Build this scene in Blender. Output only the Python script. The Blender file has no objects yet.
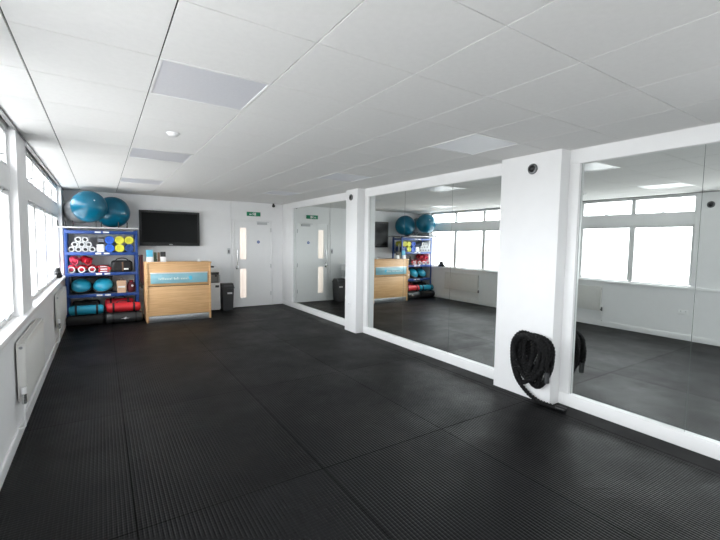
import bpy, bmesh, math, random
from mathutils import Vector, Matrix, Euler
random.seed(7)
SC = bpy.context.scene
COL = SC.collection

# ---------------------------------------------------------------- camera
CAM_F, YAW, PITCH, ROLL, CAM_H = 397.29, 0.5771, 0.0694, 0.0149, 1.628
cd = bpy.data.cameras.new('camera'); cam = bpy.data.objects.new('camera', cd); COL.objects.link(cam)
cd.sensor_width = 36.0; cd.sensor_fit = 'HORIZONTAL'; cd.lens = CAM_F / 720 * 36.0; cd.clip_start = 0.05
_F = Vector((math.sin(YAW)*math.cos(PITCH), math.cos(YAW)*math.cos(PITCH), -math.sin(PITCH)))
_R = Vector((math.cos(YAW), -math.sin(YAW), 0)); _U = _R.cross(_F)
R2 = _R*math.cos(ROLL) + _U*math.sin(ROLL); U2 = _U*math.cos(ROLL) - _R*math.sin(ROLL)
m = Matrix((R2, U2, -_F)).transposed().to_4x4(); m.translation = Vector((0, 0, CAM_H))
cam.matrix_world = m
SC.camera = cam

# ---------------------------------------------------------------- view + world
SC.view_settings.view_transform = 'Standard'; SC.view_settings.look = 'None'
SC.view_settings.gamma = 1.0; SC.view_settings.use_curve_mapping = False
SC.view_settings.exposure = 2.93
w = bpy.data.worlds.new('world'); SC.world = w; w.use_nodes = True
nt = w.node_tree; nt.nodes.clear()
o_ = nt.nodes.new('ShaderNodeOutputWorld'); bg = nt.nodes.new('ShaderNodeBackground')
tc = nt.nodes.new('ShaderNodeTexCoord'); sx = nt.nodes.new('ShaderNodeSeparateXYZ'); cr = nt.nodes.new('ShaderNodeValToRGB')
mr = nt.nodes.new('ShaderNodeMapRange'); mr.inputs['From Min'].default_value = -1; mr.inputs['From Max'].default_value = 1
nt.links.new(tc.outputs['Generated'], sx.inputs[0]); nt.links.new(sx.outputs['Z'], mr.inputs['Value'])
nt.links.new(mr.outputs[0], cr.inputs[0]); nt.links.new(cr.outputs[0], bg.inputs[0]); nt.links.new(bg.outputs[0], o_.inputs[0])
e = cr.color_ramp.elements
e[0].position = 0.455; e[0].color = (.50, .50, .495, 1)
e[1].position = 0.475; e[1].color = (.95, .97, 1.0, 1)
bg.inputs[1].default_value = 1.5

# ---------------------------------------------------------------- room numbers
CEIL = 2.569; XL = -0.6; XG = -0.68; YB = 9.73; YF = -3.5; XM = 3.97; XP = 3.93; XC = 3.776
BAYS = [(-2.1, -0.15, 2), (0.25, 2.2, 2), (2.62, 4.58, 2), (5.12, 9.20, 4)]
Z_SILL, Z_LT, Z_UB, Z_UT = 0.93, 2.03, 2.22, 2.545
SKYW = 1.0
for i, (y0, y1, n) in enumerate(BAYS):           # daylight portals in the window openings
    for (z0, z1) in ((Z_SILL, Z_LT), (Z_UB, Z_UT)):
        l = bpy.data.lights.new('window_portal', 'AREA'); l.shape = 'RECTANGLE'; l.size = z1-z0; l.size_y = y1-y0
        l.cycles.is_portal = True
        lo = bpy.data.objects.new('window_portal', l); COL.objects.link(lo)
        lo.location = (XG-0.06, (y0+y1)/2, (z0+z1)/2)
        lo.rotation_euler = (0, -math.pi/2, 0)
FILL_WINDOWS = [(-3.35, -1.85), (-1.75, -.25)]                    # added windows, unseen behind the camera, giving the right wall extra daylight
for (a, b_) in FILL_WINDOWS:
    l = bpy.data.lights.new('window_portal', 'AREA'); l.shape = 'RECTANGLE'; l.size = 2.45-.7; l.size_y = b_-a
    l.cycles.is_portal = True
    lo = bpy.data.objects.new('window_portal', l); COL.objects.link(lo)
    lo.location = (XM+.17, (a+b_)/2, 1.575); lo.rotation_euler = (0, math.pi/2, 0)

# ---------------------------------------------------------------- materials
MATS = {}
def mat(name, col, rough=0.5, metal=0.0, spec=0.5, noise=0.0, nscale=8.0, bump=0.0, bscale=60.0, emit=None, es=1.0, coat=0.0):
    if name in MATS: return MATS[name]
    M = bpy.data.materials.new(name); M.use_nodes = True; n = M.node_tree.nodes; L = M.node_tree.links
    b = n['Principled BSDF']
    b.inputs['Base Color'].default_value = (*col, 1); b.inputs['Roughness'].default_value = rough
    b.inputs['Metallic'].default_value = metal; b.inputs['Specular IOR Level'].default_value = spec
    b.inputs['Coat Weight'].default_value = coat
    if emit: b.inputs['Emission Color'].default_value = (*emit, 1); b.inputs['Emission Strength'].default_value = es
    t = n.new('ShaderNodeTexCoord')
    if noise > 0:
        a = n.new('ShaderNodeTexNoise'); a.inputs['Scale'].default_value = nscale; a.inputs['Detail'].default_value = 4
        L.new(t.outputs['Object'], a.inputs['Vector'])
        r = n.new('ShaderNodeValToRGB'); r.color_ramp.elements[0].position = .3; r.color_ramp.elements[1].position = .7
        r.color_ramp.elements[0].color = tuple(c*(1-noise) for c in col)+(1,)
        r.color_ramp.elements[1].color = tuple(min(1, c*(1+noise)) for c in col)+(1,)
        L.new(a.outputs[0], r.inputs[0]); L.new(r.outputs[0], b.inputs['Base Color'])
    if bump > 0:
        a = n.new('ShaderNodeTexNoise'); a.inputs['Scale'].default_value = bscale; a.inputs['Detail'].default_value = 3
        L.new(t.outputs['Object'], a.inputs['Vector'])
        bp = n.new('ShaderNodeBump'); bp.inputs['Strength'].default_value = bump; bp.inputs['Distance'].default_value = 0.01
        L.new(a.outputs[0], bp.inputs['Height']); L.new(bp.outputs[0], b.inputs['Normal'])
    MATS[name] = M
    return M
WALL = mat('wall_paint', (.90, .90, .905), .55, noise=.01, bump=.03, bscale=40)
WHITE = mat('white_gloss_paint', (.89, .89, .89), .35, noise=.01)
UPVC = mat('window_frame_white', (.85, .85, .85), .3, noise=.01)
TILE = mat('ceiling_tile', (.86, .855, .845), .9, spec=.2, noise=.015, nscale=30, bump=.25, bscale=220)
GAP = mat('ceiling_gap_grey', (.07, .07, .07), .8, noise=.05)
DIFF = mat('light_diffuser', (.76, .77, .82), .33, spec=.5, noise=.02, nscale=60, bump=.02, bscale=300)
BEIGE = mat('radiator_enamel', (.78, .77, .74), .35, noise=.01)
CHROME = mat('chrome', (.6, .6, .6), .2, 1, noise=.03)
STEEL = mat('brushed_steel', (.45, .46, .47), .35, .9, noise=.05, nscale=40)
BLACKP = mat('black_plastic', (.012, .012, .013), .4, noise=.1)
BLACKF = mat('black_fabric', (.012, .012, .013), .85, noise=.3, nscale=30, bump=.3)
GREYP = mat('dark_grey_plastic', (.05, .052, .055), .45, noise=.06)
LGREY = mat('light_grey_plastic', (.55, .56, .57), .4, noise=.03)
BLUEM = mat('blue_powder_coat', (.012, .055, .24), .4, noise=.08)
BLUER = mat('blue_rubber', (.02, .12, .60), .4, noise=.05)
YELL = mat('yellow_rubber', (.72, .70, .06), .45, noise=.05)
TEAL = mat('teal_ball_vinyl', (.0, .135, .235), .28, noise=.05, nscale=3, coat=.15)
SILV = mat('silver_ball_vinyl', (.34, .345, .355), .3, noise=.04, nscale=3, coat=.15)
TURQ = mat('turquoise_vinyl', (.02, .33, .50), .35, noise=.05)
RED = mat('red_leather', (.55, .012, .03), .4, noise=.08)
PINK = mat('pink_leather', (.70, .06, .12), .4, noise=.06)
REDV = mat('red_vinyl', (.62, .02, .03), .4, noise=.06)
DRED = mat('maroon_fabric', (.10, .012, .02), .8, noise=.25, nscale=25)
TAN = mat('tan_paper', (.62, .42, .28), .8, noise=.06)
PAPER = mat('white_paper', (.8, .8, .8), .7, noise=.02)
SKYB = mat('sky_blue_print', (.12, .50, .70), .5, noise=.1, nscale=20)
GREENP = mat('dark_green_print', (.05, .08, .05), .5, noise=.2, nscale=20)
BROWNP = mat('brown_print', (.16, .09, .05), .5, noise=.2, nscale=20)
ROPE = mat('black_rope', (.005, .005, .0055), .75, spec=.3, noise=.3, nscale=80, bump=.5, bscale=400)
SCREEN = mat('tv_screen', (.004, .005, .005), .2, spec=.12, noise=.05)
EXITG = mat('exit_green', (.0, .22, .10), .4, noise=.02)
GLOWP = mat('corridor_lit_glass', (.8, .75, .7), .3, noise=.02, emit=(1.0, .86, .76), es=.085)
GLASSB = mat('sign_glass', (.30, .56, .64), .15, noise=.10, nscale=3)
MIRROR = mat('mirror_silver', (.80, .835, .82), .0, 1.0)
MEDGE = mat('mirror_edge', (.08, .10, .09), .5, noise=.03)
BLUES = mat('blue_sign', (.01, .08, .35), .5, noise=.02)

def glass():
    M = bpy.data.materials.new('window_glass'); M.use_nodes = True; n = M.node_tree.nodes; L = M.node_tree.links
    n.clear(); o = n.new('ShaderNodeOutputMaterial'); t = n.new('ShaderNodeBsdfTransparent'); g = n.new('ShaderNodeBsdfGlossy')
    f = n.new('ShaderNodeFresnel'); f.inputs[0].default_value = 1.45; mx = n.new('ShaderNodeMixShader')
    t.inputs[0].default_value = (.97, .98, .98, 1); g.inputs['Roughness'].default_value = .02
    ge = n.new('ShaderNodeNewGeometry'); io = n.new('ShaderNodeMapRange'); io.inputs['To Min'].default_value = 1.45; io.inputs['To Max'].default_value = 1/1.45
    L.new(ge.outputs['Backfacing'], io.inputs['Value']); L.new(io.outputs[0], f.inputs[0])      # same reflectance entering and leaving the pane
    L.new(f.outputs[0], mx.inputs[0]); L.new(t.outputs[0], mx.inputs[1]); L.new(g.outputs[0], mx.inputs[2]); L.new(mx.outputs[0], o.inputs[0])
    return M
GLASS = glass()

def wood():
    M = bpy.data.materials.new('beech_laminate'); M.use_nodes = True; n = M.node_tree.nodes; L = M.node_tree.links
    b = n['Principled BSDF']; b.inputs['Roughness'].default_value = .4
    t = n.new('ShaderNodeTexCoord'); mp = n.new('ShaderNodeMapping'); mp.inputs['Scale'].default_value = (1.2, 3, 26)
    a = n.new('ShaderNodeTexNoise'); a.inputs['Scale'].default_value = 3; a.inputs['Detail'].default_value = 6
    r = n.new('ShaderNodeValToRGB')
    r.color_ramp.elements[0].position = .35; r.color_ramp.elements[0].color = (.69, .40, .185, 1)
    r.color_ramp.elements[1].position = .68; r.color_ramp.elements[1].color = (.83, .53, .27, 1)
    L.new(t.outputs['Object'], mp.inputs[0]); L.new(mp.outputs[0], a.inputs['Vector']); L.new(a.outputs[0], r.inputs[0]); L.new(r.outputs[0], b.inputs['Base Color'])
    return M
WOOD = wood()

# rubber mat floor: ribs along the room, finer cross studs, butt seams between 1.2 x 1.8 m mats, scuffs
def floor_mat():
    M = bpy.data.materials.new('rubber_mat_floor'); M.use_nodes = True; n = M.node_tree.nodes; L = M.node_tree.links
    b = n['Principled BSDF']; g = n.new('ShaderNodeNewGeometry'); s = n.new('ShaderNodeSeparateXYZ'); L.new(g.outputs['Position'], s.inputs[0])
    def math_(op, a, bb=None, c=None):
        q = n.new('ShaderNodeMath'); q.operation = op
        for i, v in enumerate((a, bb, c)):
            if v is None: continue
            if isinstance(v, (int, float)): q.inputs[i].default_value = v
            else: L.new(v, q.inputs[i])
        return q.outputs[0]
    def wave(ax, per, off=0.0):      # 0..1 cosine wave
        return math_('MULTIPLY_ADD', math_('COSINE', math_('MULTIPLY', math_('ADD', ax, off), 2*math.pi/per)), .5, .5)
    rib = math_('SMOOTH_MIN', wave(s.outputs['X'], .024), .6, .1)
    stud = math_('SMOOTH_MIN', wave(s.outputs['Y'], .024), .6, .1)
    prof = math_('MULTIPLY', math_('ADD', math_('MULTIPLY', rib, 1.0), math_('MULTIPLY', stud, .28)), .7)
    def seam(ax, off, per, wd):      # 1 in the seam
        fr = math_('WRAP', math_('SUBTRACT', ax, off), per/2, -per/2)
        return math_('LESS_THAN', math_('ABSOLUTE', fr), wd)
    sm = math_('MAXIMUM', seam(s.outputs['X'], .13, 1.17, .006), seam(s.outputs['Y'], .64, 1.8, .006))
    edge = math_('GREATER_THAN', s.outputs['X'], 3.70)
    sm2 = math_('MAXIMUM', sm, math_('MULTIPLY', edge, math_('LESS_THAN', s.outputs['X'], 3.712)))
    prof2 = math_('MULTIPLY', prof, math_('SUBTRACT', 1.0, edge))
    h = math_('SUBTRACT', prof2, math_('MULTIPLY', sm2, 1.0))
    bp = n.new('ShaderNodeBump'); bp.inputs['Strength'].default_value = 1.0; bp.inputs['Distance'].default_value = .005
    L.new(h, bp.inputs['Height']); L.new(bp.outputs[0], b.inputs['Normal'])
    no = n.new('ShaderNodeTexNoise'); no.inputs['Scale'].default_value = 1.3; no.inputs['Detail'].default_value = 8; no.inputs['Roughness'].default_value = .7
    L.new(g.outputs['Position'], no.inputs['Vector'])
    r = n.new('ShaderNodeValToRGB'); r.color_ramp.elements[0].position = .35; r.color_ramp.elements[0].color = (.0032, .0033, .0037, 1)
    r.color_ramp.elements[1].position = .75; r.color_ramp.elements[1].color = (.0085, .0088, .0096, 1)
    L.new(no.outputs[0], r.inputs[0])
    mx = n.new('ShaderNodeMix'); mx.data_type = 'RGBA'; mx.inputs[7].default_value = (.003, .003, .003, 1)
    L.new(math_('MULTIPLY', sm2, .8), mx.inputs[0]); L.new(r.outputs[0], mx.inputs[6])
    # light scuffs and specks
    v = n.new('ShaderNodeTexNoise'); v.inputs['Scale'].default_value = 9; v.inputs['Detail'].default_value = 10; v.inputs['Roughness'].default_value = .8
    L.new(g.outputs['Position'], v.inputs['Vector'])
    sc = math_('MULTIPLY', math_('GREATER_THAN', v.outputs[0], .70), .5)
    mx2 = n.new('ShaderNodeMix'); mx2.data_type = 'RGBA'; mx2.inputs[7].default_value = (.02, .02, .021, 1)
    L.new(sc, mx2.inputs[0]); L.new(mx.outputs[2], mx2.inputs[6]); L.new(mx2.outputs[2], b.inputs['Base Color'])
    wn_ = n.new('ShaderNodeTexWhiteNoise'); wn_.noise_dimensions = '2D'; cv = n.new('ShaderNodeCombineXYZ')
    L.new(math_('FLOOR', math_('DIVIDE', math_('SUBTRACT', s.outputs['X'], .13), 1.17)), cv.inputs[0])
    L.new(math_('FLOOR', math_('DIVIDE', math_('SUBTRACT', s.outputs['Y'], .64), 1.8)), cv.inputs[1]); L.new(cv.outputs[0], wn_.inputs['Vector'])
    hsv = n.new('ShaderNodeHueSaturation'); L.new(mx2.outputs[2], hsv.inputs['Color']); L.new(math_('MULTIPLY_ADD', wn_.outputs[0], .7, .65), hsv.inputs['Value'])
    L.new(hsv.outputs[0], b.inputs['Base Color'])
    ro = math_('ADD', math_('MULTIPLY_ADD', no.outputs[0], .60, .12), math_('MULTIPLY', wn_.outputs[0], .08))
    L.new(ro, b.inputs['Roughness']); L.new(math_('MULTIPLY', math_('SUBTRACT', 1.0, math_('MULTIPLY', sm2, .7)), .115), b.inputs['Specular IOR Level'])
    return M
FLOOR = floor_mat()

# ---------------------------------------------------------------- mesh helpers
class MB:
    def __init__(s): s.bm = bmesh.new()
    def box(s, x0, x1, y0, y1, z0, z1, bev=0.0, seg=2):
        b = bmesh.new(); bmesh.ops.create_cube(b, size=1)
        bmesh.ops.scale(b, vec=(x1-x0, y1-y0, z1-z0), verts=b.verts); bmesh.ops.translate(b, vec=((x0+x1)/2, (y0+y1)/2, (z0+z1)/2), verts=b.verts)
        if bev: bmesh.ops.bevel(b, geom=b.edges[:], offset=bev, segments=seg, affect='EDGES', profile=.5)
        return s.add(b)
    def add(s, b, M=None):
        if M is not None: bmesh.ops.transform(b, matrix=M, verts=b.verts)
        me = bpy.data.meshes.new('t'); b.to_mesh(me); b.free(); s.bm.from_mesh(me); bpy.data.meshes.remove(me); return s
    def lathe(s, prof, M=None, seg=28):           # prof [(r,z)] around z
        b = bmesh.new(); rings = []
        for r, z in prof:
            if r < 1e-5: rings.append([b.verts.new((0, 0, z))])
            else: rings.append([b.verts.new((r*math.cos(2*math.pi*k/seg), r*math.sin(2*math.pi*k/seg), z)) for k in range(seg)])
        for a, c in zip(rings, rings[1:]):
            for k in range(seg):
                k2 = (k+1) % seg
                if len(a) == 1 and len(c) > 1: b.faces.new((a[0], c[k2], c[k]))
                elif len(c) == 1 and len(a) > 1: b.faces.new((a[k], a[k2], c[0]))
                elif len(a) > 1: b.faces.new((a[k], a[k2], c[k2], c[k]))
        bmesh.ops.recalc_face_normals(b, faces=b.faces)
        return s.add(b, M)
    def cyl(s, p, q, r, seg=16, r2=None):
        p = Vector(p); q = Vector(q); d = q-p; L_ = d.length; r2 = r if r2 is None else r2
        e_ = min(.15*r, .004)
        M = Matrix.Translation(p) @ d.to_track_quat('Z', 'Y').to_matrix().to_4x4()
        return s.lathe([(0, 0), (r-e_, 0), (r, e_), (r2, L_-e_), (r2-e_, L_), (0, L_)], M, seg)
    def tube(s, pts, r, seg=10, lobes=0, twist=0.0, close=False):
        pts = [Vector(p) for p in pts]; b = bmesh.new(); N = len(pts)
        t0 = (pts[1]-pts[0]).normalized(); nrm = t0.orthogonal().normalized(); rings = []; s_ = 0
        for i, p in enumerate(pts):
            t = (pts[min(i+1, N-1)]-pts[max(i-1, 0)]).normalized()
            nrm = (nrm - t*nrm.dot(t)).normalized(); bn = t.cross(nrm)
            if i: s_ += (p-pts[i-1]).length
            ring = []
            for k in range(seg):
                a = 2*math.pi*k/seg
                rr = r*(1+(.22*math.cos(lobes*(a-twist*s_)) if lobes else 0))
                ring.append(b.verts.new(p + nrm*math.cos(a)*rr + bn*math.sin(a)*rr))
            rings.append(ring)
        for a, c in zip(rings, rings[1:]):
            for k in range(seg): b.faces.new((a[k], a[(k+1) % seg], c[(k+1) % seg], c[k]))
        b.faces.new(rings[0][::-1]); b.faces.new(rings[-1])
        bmesh.ops.recalc_face_normals(b, faces=b.faces)
        return s.add(b)
    def ball(s, c, rx, ry=None, rz=None, M=None, u=40, v=24):
        b = bmesh.new(); bmesh.ops.create_uvsphere(b, u_segments=u, v_segments=v, radius=1)
        bmesh.ops.scale(b, vec=(rx, ry or rx, rz or rx), verts=b.verts)
        T = Matrix.Translation(Vector(c))
        return s.add(b, T @ M if M else T)
    def prism(s, pts2, x0, x1, plane='XZ'):       # extrude polygon; plane XZ extrudes along y
        b = bmesh.new()
        f = {'XZ': lambda a, c, d: (a, d, c), 'YZ': lambda a, c, d: (d, a, c), 'XY': lambda a, c, d: (a, c, d)}[plane]
        A = [b.verts.new(f(a, c, x0)) for a, c in pts2]; B = [b.verts.new(f(a, c, x1)) for a, c in pts2]
        b.faces.new(A); b.faces.new(B[::-1])
        for i in range(len(A)): b.faces.new((A[i], B[i], B[(i+1) % len(A)], A[(i+1) % len(A)]))
        bmesh.ops.recalc_face_normals(b, faces=b.faces)
        return s.add(b)
    def rot(s, M, piv):
        T = Matrix.Translation(Vector(piv)); bmesh.ops.transform(s.bm, matrix=T @ M @ T.inverted(), verts=s.bm.verts); return s
    def build(s, name, material, parent=None, smooth=True, origin=None):
        base = Vector((0, 0, 0)); o_w = None
        if parent is not None:
            base = WLOC[parent.name]
        if origin is not None: org = Vector(origin)
        else:
            if parent is None:
                vs = s.bm.verts; mn = Vector([min(v.co[i] for v in vs) for i in range(3)]); mx = Vector([max(v.co[i] for v in vs) for i in range(3)])
                org = Vector(((mn.x+mx.x)/2, (mn.y+mx.y)/2, mn.z))
            else: org = base.copy()
        bmesh.ops.translate(s.bm, vec=-org, verts=s.bm.verts)
        me = bpy.data.meshes.new(name)
        if smooth:
            for f in s.bm.faces: f.smooth = True
            for ed in s.bm.edges:
                if len(ed.link_faces) == 2 and ed.calc_face_angle(0) > math.radians(38): ed.smooth = False
        s.bm.to_mesh(me); s.bm.free(); me.materials.append(material)
        o = bpy.data.objects.new(name, me); COL.objects.link(o); o.location = org-base
        if parent is not None: o.parent = parent
        WLOC[o.name] = org
        return o
WLOC = {}
def thing(name, label, cat, loc, group=None):
    o = bpy.data.objects.new(name, None); COL.objects.link(o); o.empty_display_size = .1
    o.location = loc; WLOC[o.name] = Vector(loc); o['label'] = label; o['category'] = cat
    if group: o['group'] = group
    return o
def tag(o, label, cat, group=None):
    o['label'] = label; o['category'] = cat
    if group: o['group'] = group
    return o
def struct(o, label=None):
    o['kind'] = 'structure'
    if label: o['label'] = label
    return o
def B(*a, **k): return MB().box(*a, **k)
def copy_tree(o, loc=None, rotz=None, parent=None, label=None):
    c = o.copy(); COL.objects.link(c); c.parent = parent
    if loc is not None: c.location = loc
    if rotz is not None: c.rotation_euler.z = rotz
    if label: c['label'] = label
    for ch in [x for x in bpy.data.objects if x.parent == o]: copy_tree(ch, parent=c)
    return c
def smoothpath(ctrl, n=12):
    P = [Vector(p) for p in ctrl]; out = []
    for i in range(len(P)-1):
        p0 = P[max(i-1, 0)]; p1 = P[i]; p2 = P[i+1]; p3 = P[min(i+2, len(P)-1)]
        for k in range(n):
            t = k/n
            out.append(.5*((2*p1)+(-p0+p2)*t+(2*p0-5*p1+4*p2-p3)*t*t+(-p0+3*p1-3*p2+p3)*t**3))
    out.append(P[-1]); return out

# ================================================================ SETTING
struct(B(XL-.3, XM+.15, YF-.1, YB+.1, -.06, 0).build('floor', FLOOR), 'black ribbed rubber mat floor with butt seams')
# ceiling: tiles over a dark backing so that the joints read as thin grooves
GX, GY, PX, PY = 0.279, 1.160, 0.605, 0.600
c = MB(); LIGHTS = [(0, 2), (0, 6), (0, 10), (4, 2), (4, 6), (4, 10)]
for i in range(-2, 7):
    for j in range(-8, 15):
        if (i, j) in LIGHTS: continue
        x0 = max(GX+i*PX, XL); x1 = min(GX+(i+1)*PX, XM+.04); y0 = max(GY+j*PY, YF); y1 = min(GY+(j+1)*PY, YB)
        if x1-x0 < .03 or y1-y0 < .03: continue
        c.box(x0+.0038, x1-.0038, y0+.0026, y1-.0026, CEIL, CEIL+.014, bev=.0012, seg=1)
ceil = struct(c.build('ceiling', TILE, smooth=False), 'suspended ceiling of pale square tiles')
struct(B(XL-.3, XM+.15, YF-.1, YB+.1, CEIL+.014, CEIL+.05).build('ceiling_backing', GAP, parent=ceil))
# back / front / right walls
struct(B(XL-.3, XM+.15, YB, YB+.1, 0, CEIL+.014).build('wall_back', WALL))
struct(B(XL-.3, XM+.15, YF-.1, YF, 0, CEIL+.014).build('wall_front', WALL))
q = B(XM+.012, XM+.15, -.2, YB, 0, CEIL+.014); q.box(XM+.012, XM+.15, YF, -.2, 0, .7); q.box(XM+.012, XM+.15, YF, -.2, 2.45, CEIL+.014)
fx_ = [YF]+[v for b in FILL_WINDOWS for v in b]+[-.2]
for k in range(0, len(fx_), 2): q.box(XM+.012, XM+.15, fx_[k], fx_[k+1], .7, 2.45)
struct(q.build('wall_right', WALL))
# left wall: low wall, piers, spandrels, head strip
lw = B(XL-.3, XL, YF, YB, 0, .885)
edges = [YF]+[v for b in BAYS for v in b[:2]]+[YB]
for k in range(0, len(edges), 2): lw.box(XL-.3, XL, edges[k], edges[k+1], .93, CEIL+.014)
for (y0, y1, n) in BAYS:
    lw.box(XL-.3, XG+.03, y0, y1, Z_LT, Z_UB)
    lw.box(XL-.3, XG+.03, y0, y1, Z_UT, CEIL+.014)
struct(lw.build('wall_left', WALL), 'white window wall with piers between the windows')
struct(B(XL-.3, XL+.035, YF, YB, .885, .93, bev=.006).build('trim_1', WHITE), 'long white window sill')
struct(B(XL-.02, XL+.012, YF, YB, CEIL-.016, CEIL-.004).build('trim_2', mat('shadow_trim', (.30, .30, .30), .6, noise=.03)), 'edge trim coloured as the shadow line where ceiling meets window wall')  # grey colour stands for the shadow line above the windows
struct(B(XL, XL+.016, YF, YB, 0, .10, bev=.004).build('baseboard_left', WHITE))
struct(B(XL+.02, 2.62, YB-.016, YB, 0, .10, bev=.004).build('baseboard_back', WHITE))
# right side: plinth, bulkhead, columns, jambs
struct(B(XP, XM+.012, -.2, YB, 0, .12, bev=.003).build('baseboard_right', WHITE), 'white boxed plinth under the mirrors')
struct(B(XP, XM+.012, -.2, YB, 2.43, CEIL, bev=.002).build('trim_3', WALL), 'white bulkhead above the mirrors')
COLS = [(2.235, 2.926), (5.918, 6.297)]
for a, bb in COLS: struct(B(XC, XM+.012, a, bb, 0, CEIL, bev=.004).build('column', WALL))
n_ = 4
for a, bb in ((2.135, 2.235), (5.80, 5.918), (9.10, YB)):
    struct(B(XP, XM+.012, a, bb, .12, 2.43, bev=.002).build('trim_%d' % n_, WHITE)); n_ += 1
struct(B(2.605, 2.635, YB-.012, YB, .0, CEIL, bev=.003).build('trim_%d' % n_, WHITE), 'vertical joint strip beside the door'); n_ += 1

# windows
wn = 1
for (y0, y1, n) in BAYS:
    pw = (y1-y0)/n
    for k in range(n):
        a = y0+k*pw; b2 = a+pw
        f = MB()
        def ring(f, a, b2, z0, z1, t, x0, x1):
            f.box(x0, x1, a, a+t, z0, z1, bev=.003); f.box(x0, x1, b2-t, b2, z0, z1, bev=.003)
            f.box(x0, x1, a+t, b2-t, z0, z0+t, bev=.003); f.box(x0, x1, a+t, b2-t, z1-t, z1, bev=.003)
        ring(f, a, b2, Z_SILL, Z_LT, .022, XG-.05, XG+.015)
        ring(f, a, b2, Z_UB, Z_UT, .018, XG-.05, XG+.015)
        fr = struct(f.build('window_%d' % wn, UPVC, origin=(XG, (a+b2)/2, Z_SILL)))
        g = MB(); ring(g, a+.024, b2-.024, Z_SILL+.030, Z_LT-.022, .024, XG-.03, XG+.022)
        g.build('casement', UPVC, fr, origin=(XG, (a+b2)/2, Z_SILL))
        B(XG-.02, XG-.014, a+.044, b2-.044, Z_SILL+.050, Z_LT-.042).build('pane', GLASS, fr, smooth=False)
        g = MB(); ring(g, a+.02, b2-.02, Z_UB+.018, Z_UT-.018, .016, XG-.03, XG+.02)
        g.build('top_casement', UPVC, fr)
        B(XG-.02, XG-.014, a+.034, b2-.034, Z_UB+.032, Z_UT-.032).build('top_pane', GLASS, fr, smooth=False)
        yc = (a+b2)/2
        for (zz, s2) in ((Z_SILL+.052, 1), (Z_LT-.045, .6), (Z_UB+.04, 1)):
            h = MB(); h.box(XG+.02, XG+.032, yc-.03*s2, yc+.03*s2, zz-.008, zz+.008, bev=.003)
            h.cyl((XG+.03, yc, zz), (XG+.05, yc, zz), .006); h.cyl((XG+.048, yc-.01, zz), (XG+.055, yc+.09*s2, zz+.022*s2), .0055)
            h.build('latch', STEEL, fr)
        wn += 1

for (a, b2) in FILL_WINDOWS:  # frames of the added off-view windows that even out the daylight
    f = MB(); xa, xb_ = XM+.04, XM+.10
    for (u0, u1) in ((a, (a+b2)/2), ((a+b2)/2, b2)):
        f.box(xa, xb_, u0, u0+.05, .7, 2.45, bev=.003); f.box(xa, xb_, u1-.05, u1, .7, 2.45, bev=.003)
        f.box(xa, xb_, u0+.05, u1-.05, .7, .75, bev=.003); f.box(xa, xb_, u0+.05, u1-.05, 2.40, 2.45, bev=.003)
    fr = struct(f.build('window_%d' % wn, UPVC)); wn += 1
    B(XM+.065, XM+.07, a+.05, b2-.05, .75, 2.40).build('pane', GLASS, fr, smooth=False)

# ================================================================ MIRRORS
def mirror(y0, y1, label, group=None):
    o = thing('wall_mirror', label, 'mirror', (XM+.003, (y0+y1)/2, .12), group)
    g = B(XM, XM+.006, y0+.0015, y1-.0015, .12, 2.43); g.build('mirror_glass', MIRROR, o, smooth=False)
    B(XM-.001, XM+.006, y0, y0+.0014, .12, 2.43).build('polished_edge', MEDGE, o, smooth=False)
    B(XM-.001, XM+.006, y1-.0014, y1, .12, 2.43).build('polished_edge', MEDGE, o, smooth=False)
    return o
mirror(1.185, 2.135, 'large mirror panel just right of the rope column, reflecting two windows')
mirror(.235, 1.185, 'large mirror panel at the far right edge beyond the seam')
mirror(2.926, 3.845, 'right hand one of the three mirror panels between the two columns')
mirror(3.845, 4.843, 'middle one of the three mirror panels between the two columns')
mirror(4.843, 5.80, 'left hand one of the three mirror panels, reflecting the desk and television')
mirror(6.297, 7.23, 'mirror panel touching the far side of the narrow column, reflecting the bin')
mirror(7.23, 9.10, 'mirror panel nearest the door, reflecting the white door and exit sign')
for (y0, y1) in ((-.715, .235), (-1.665, -.715)):
    pass

# ================================================================ CEILING THINGS
LL = {(0, 2): 'nearest ceiling light panel of the left row, largest in view', (0, 6): 'middle ceiling light panel of the left row beyond the smoke detector',
      (0, 10): 'farthest ceiling light panel of the left row above the exercise balls', (4, 2): 'ceiling light panel in front of the rope column',
      (4, 6): 'ceiling light panel in the right row near the narrow column', (4, 10): 'farthest ceiling light panel of the right row towards the door'}
for (i, j) in LIGHTS:
    x0, x1, y0, y1 = GX+i*PX+.003, GX+(i+1)*PX-.003, GY+j*PY+.003, GY+(j+1)*PY-.003
    o = thing('ceiling_light', LL[(i, j)], 'ceiling light', ((x0+x1)/2, (y0+y1)/2, CEIL), 'recessed square ceiling light panels')
    f = MB(); t = .014
    f.box(x0, x1, y0, y0+t, CEIL-.003, CEIL+.012, bev=.001); f.box(x0, x1, y1-t, y1, CEIL-.003, CEIL+.012, bev=.001)
    f.box(x0, x0+t, y0+t, y1-t, CEIL-.003, CEIL+.012, bev=.001); f.box(x1-t, x1, y0+t, y1-t, CEIL-.003, CEIL+.012, bev=.001)
    f.build('frame', WHITE, o)
    B(x0+t, x1-t, y0+t, y1-t, CEIL+.001, CEIL+.008).build('diffuser', DIFF, o, smooth=False)
o = thing('smoke_detector', 'small round white smoke detector on the ceiling', 'smoke detector', (.557, 3.92, CEIL))
MB().lathe([(0, -.012), (.052, -.012), (.055, 0), (0, 0)], Matrix.Translation((.557, 3.92, CEIL))).build('base', WHITE, o)
MB().lathe([(0, -.032), (.026, -.031), (.040, -.024), (.046, -.012), (0, -.012)], Matrix.Translation((.557, 3.92, CEIL))).build('sensor_dome', WHITE, o)

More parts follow.
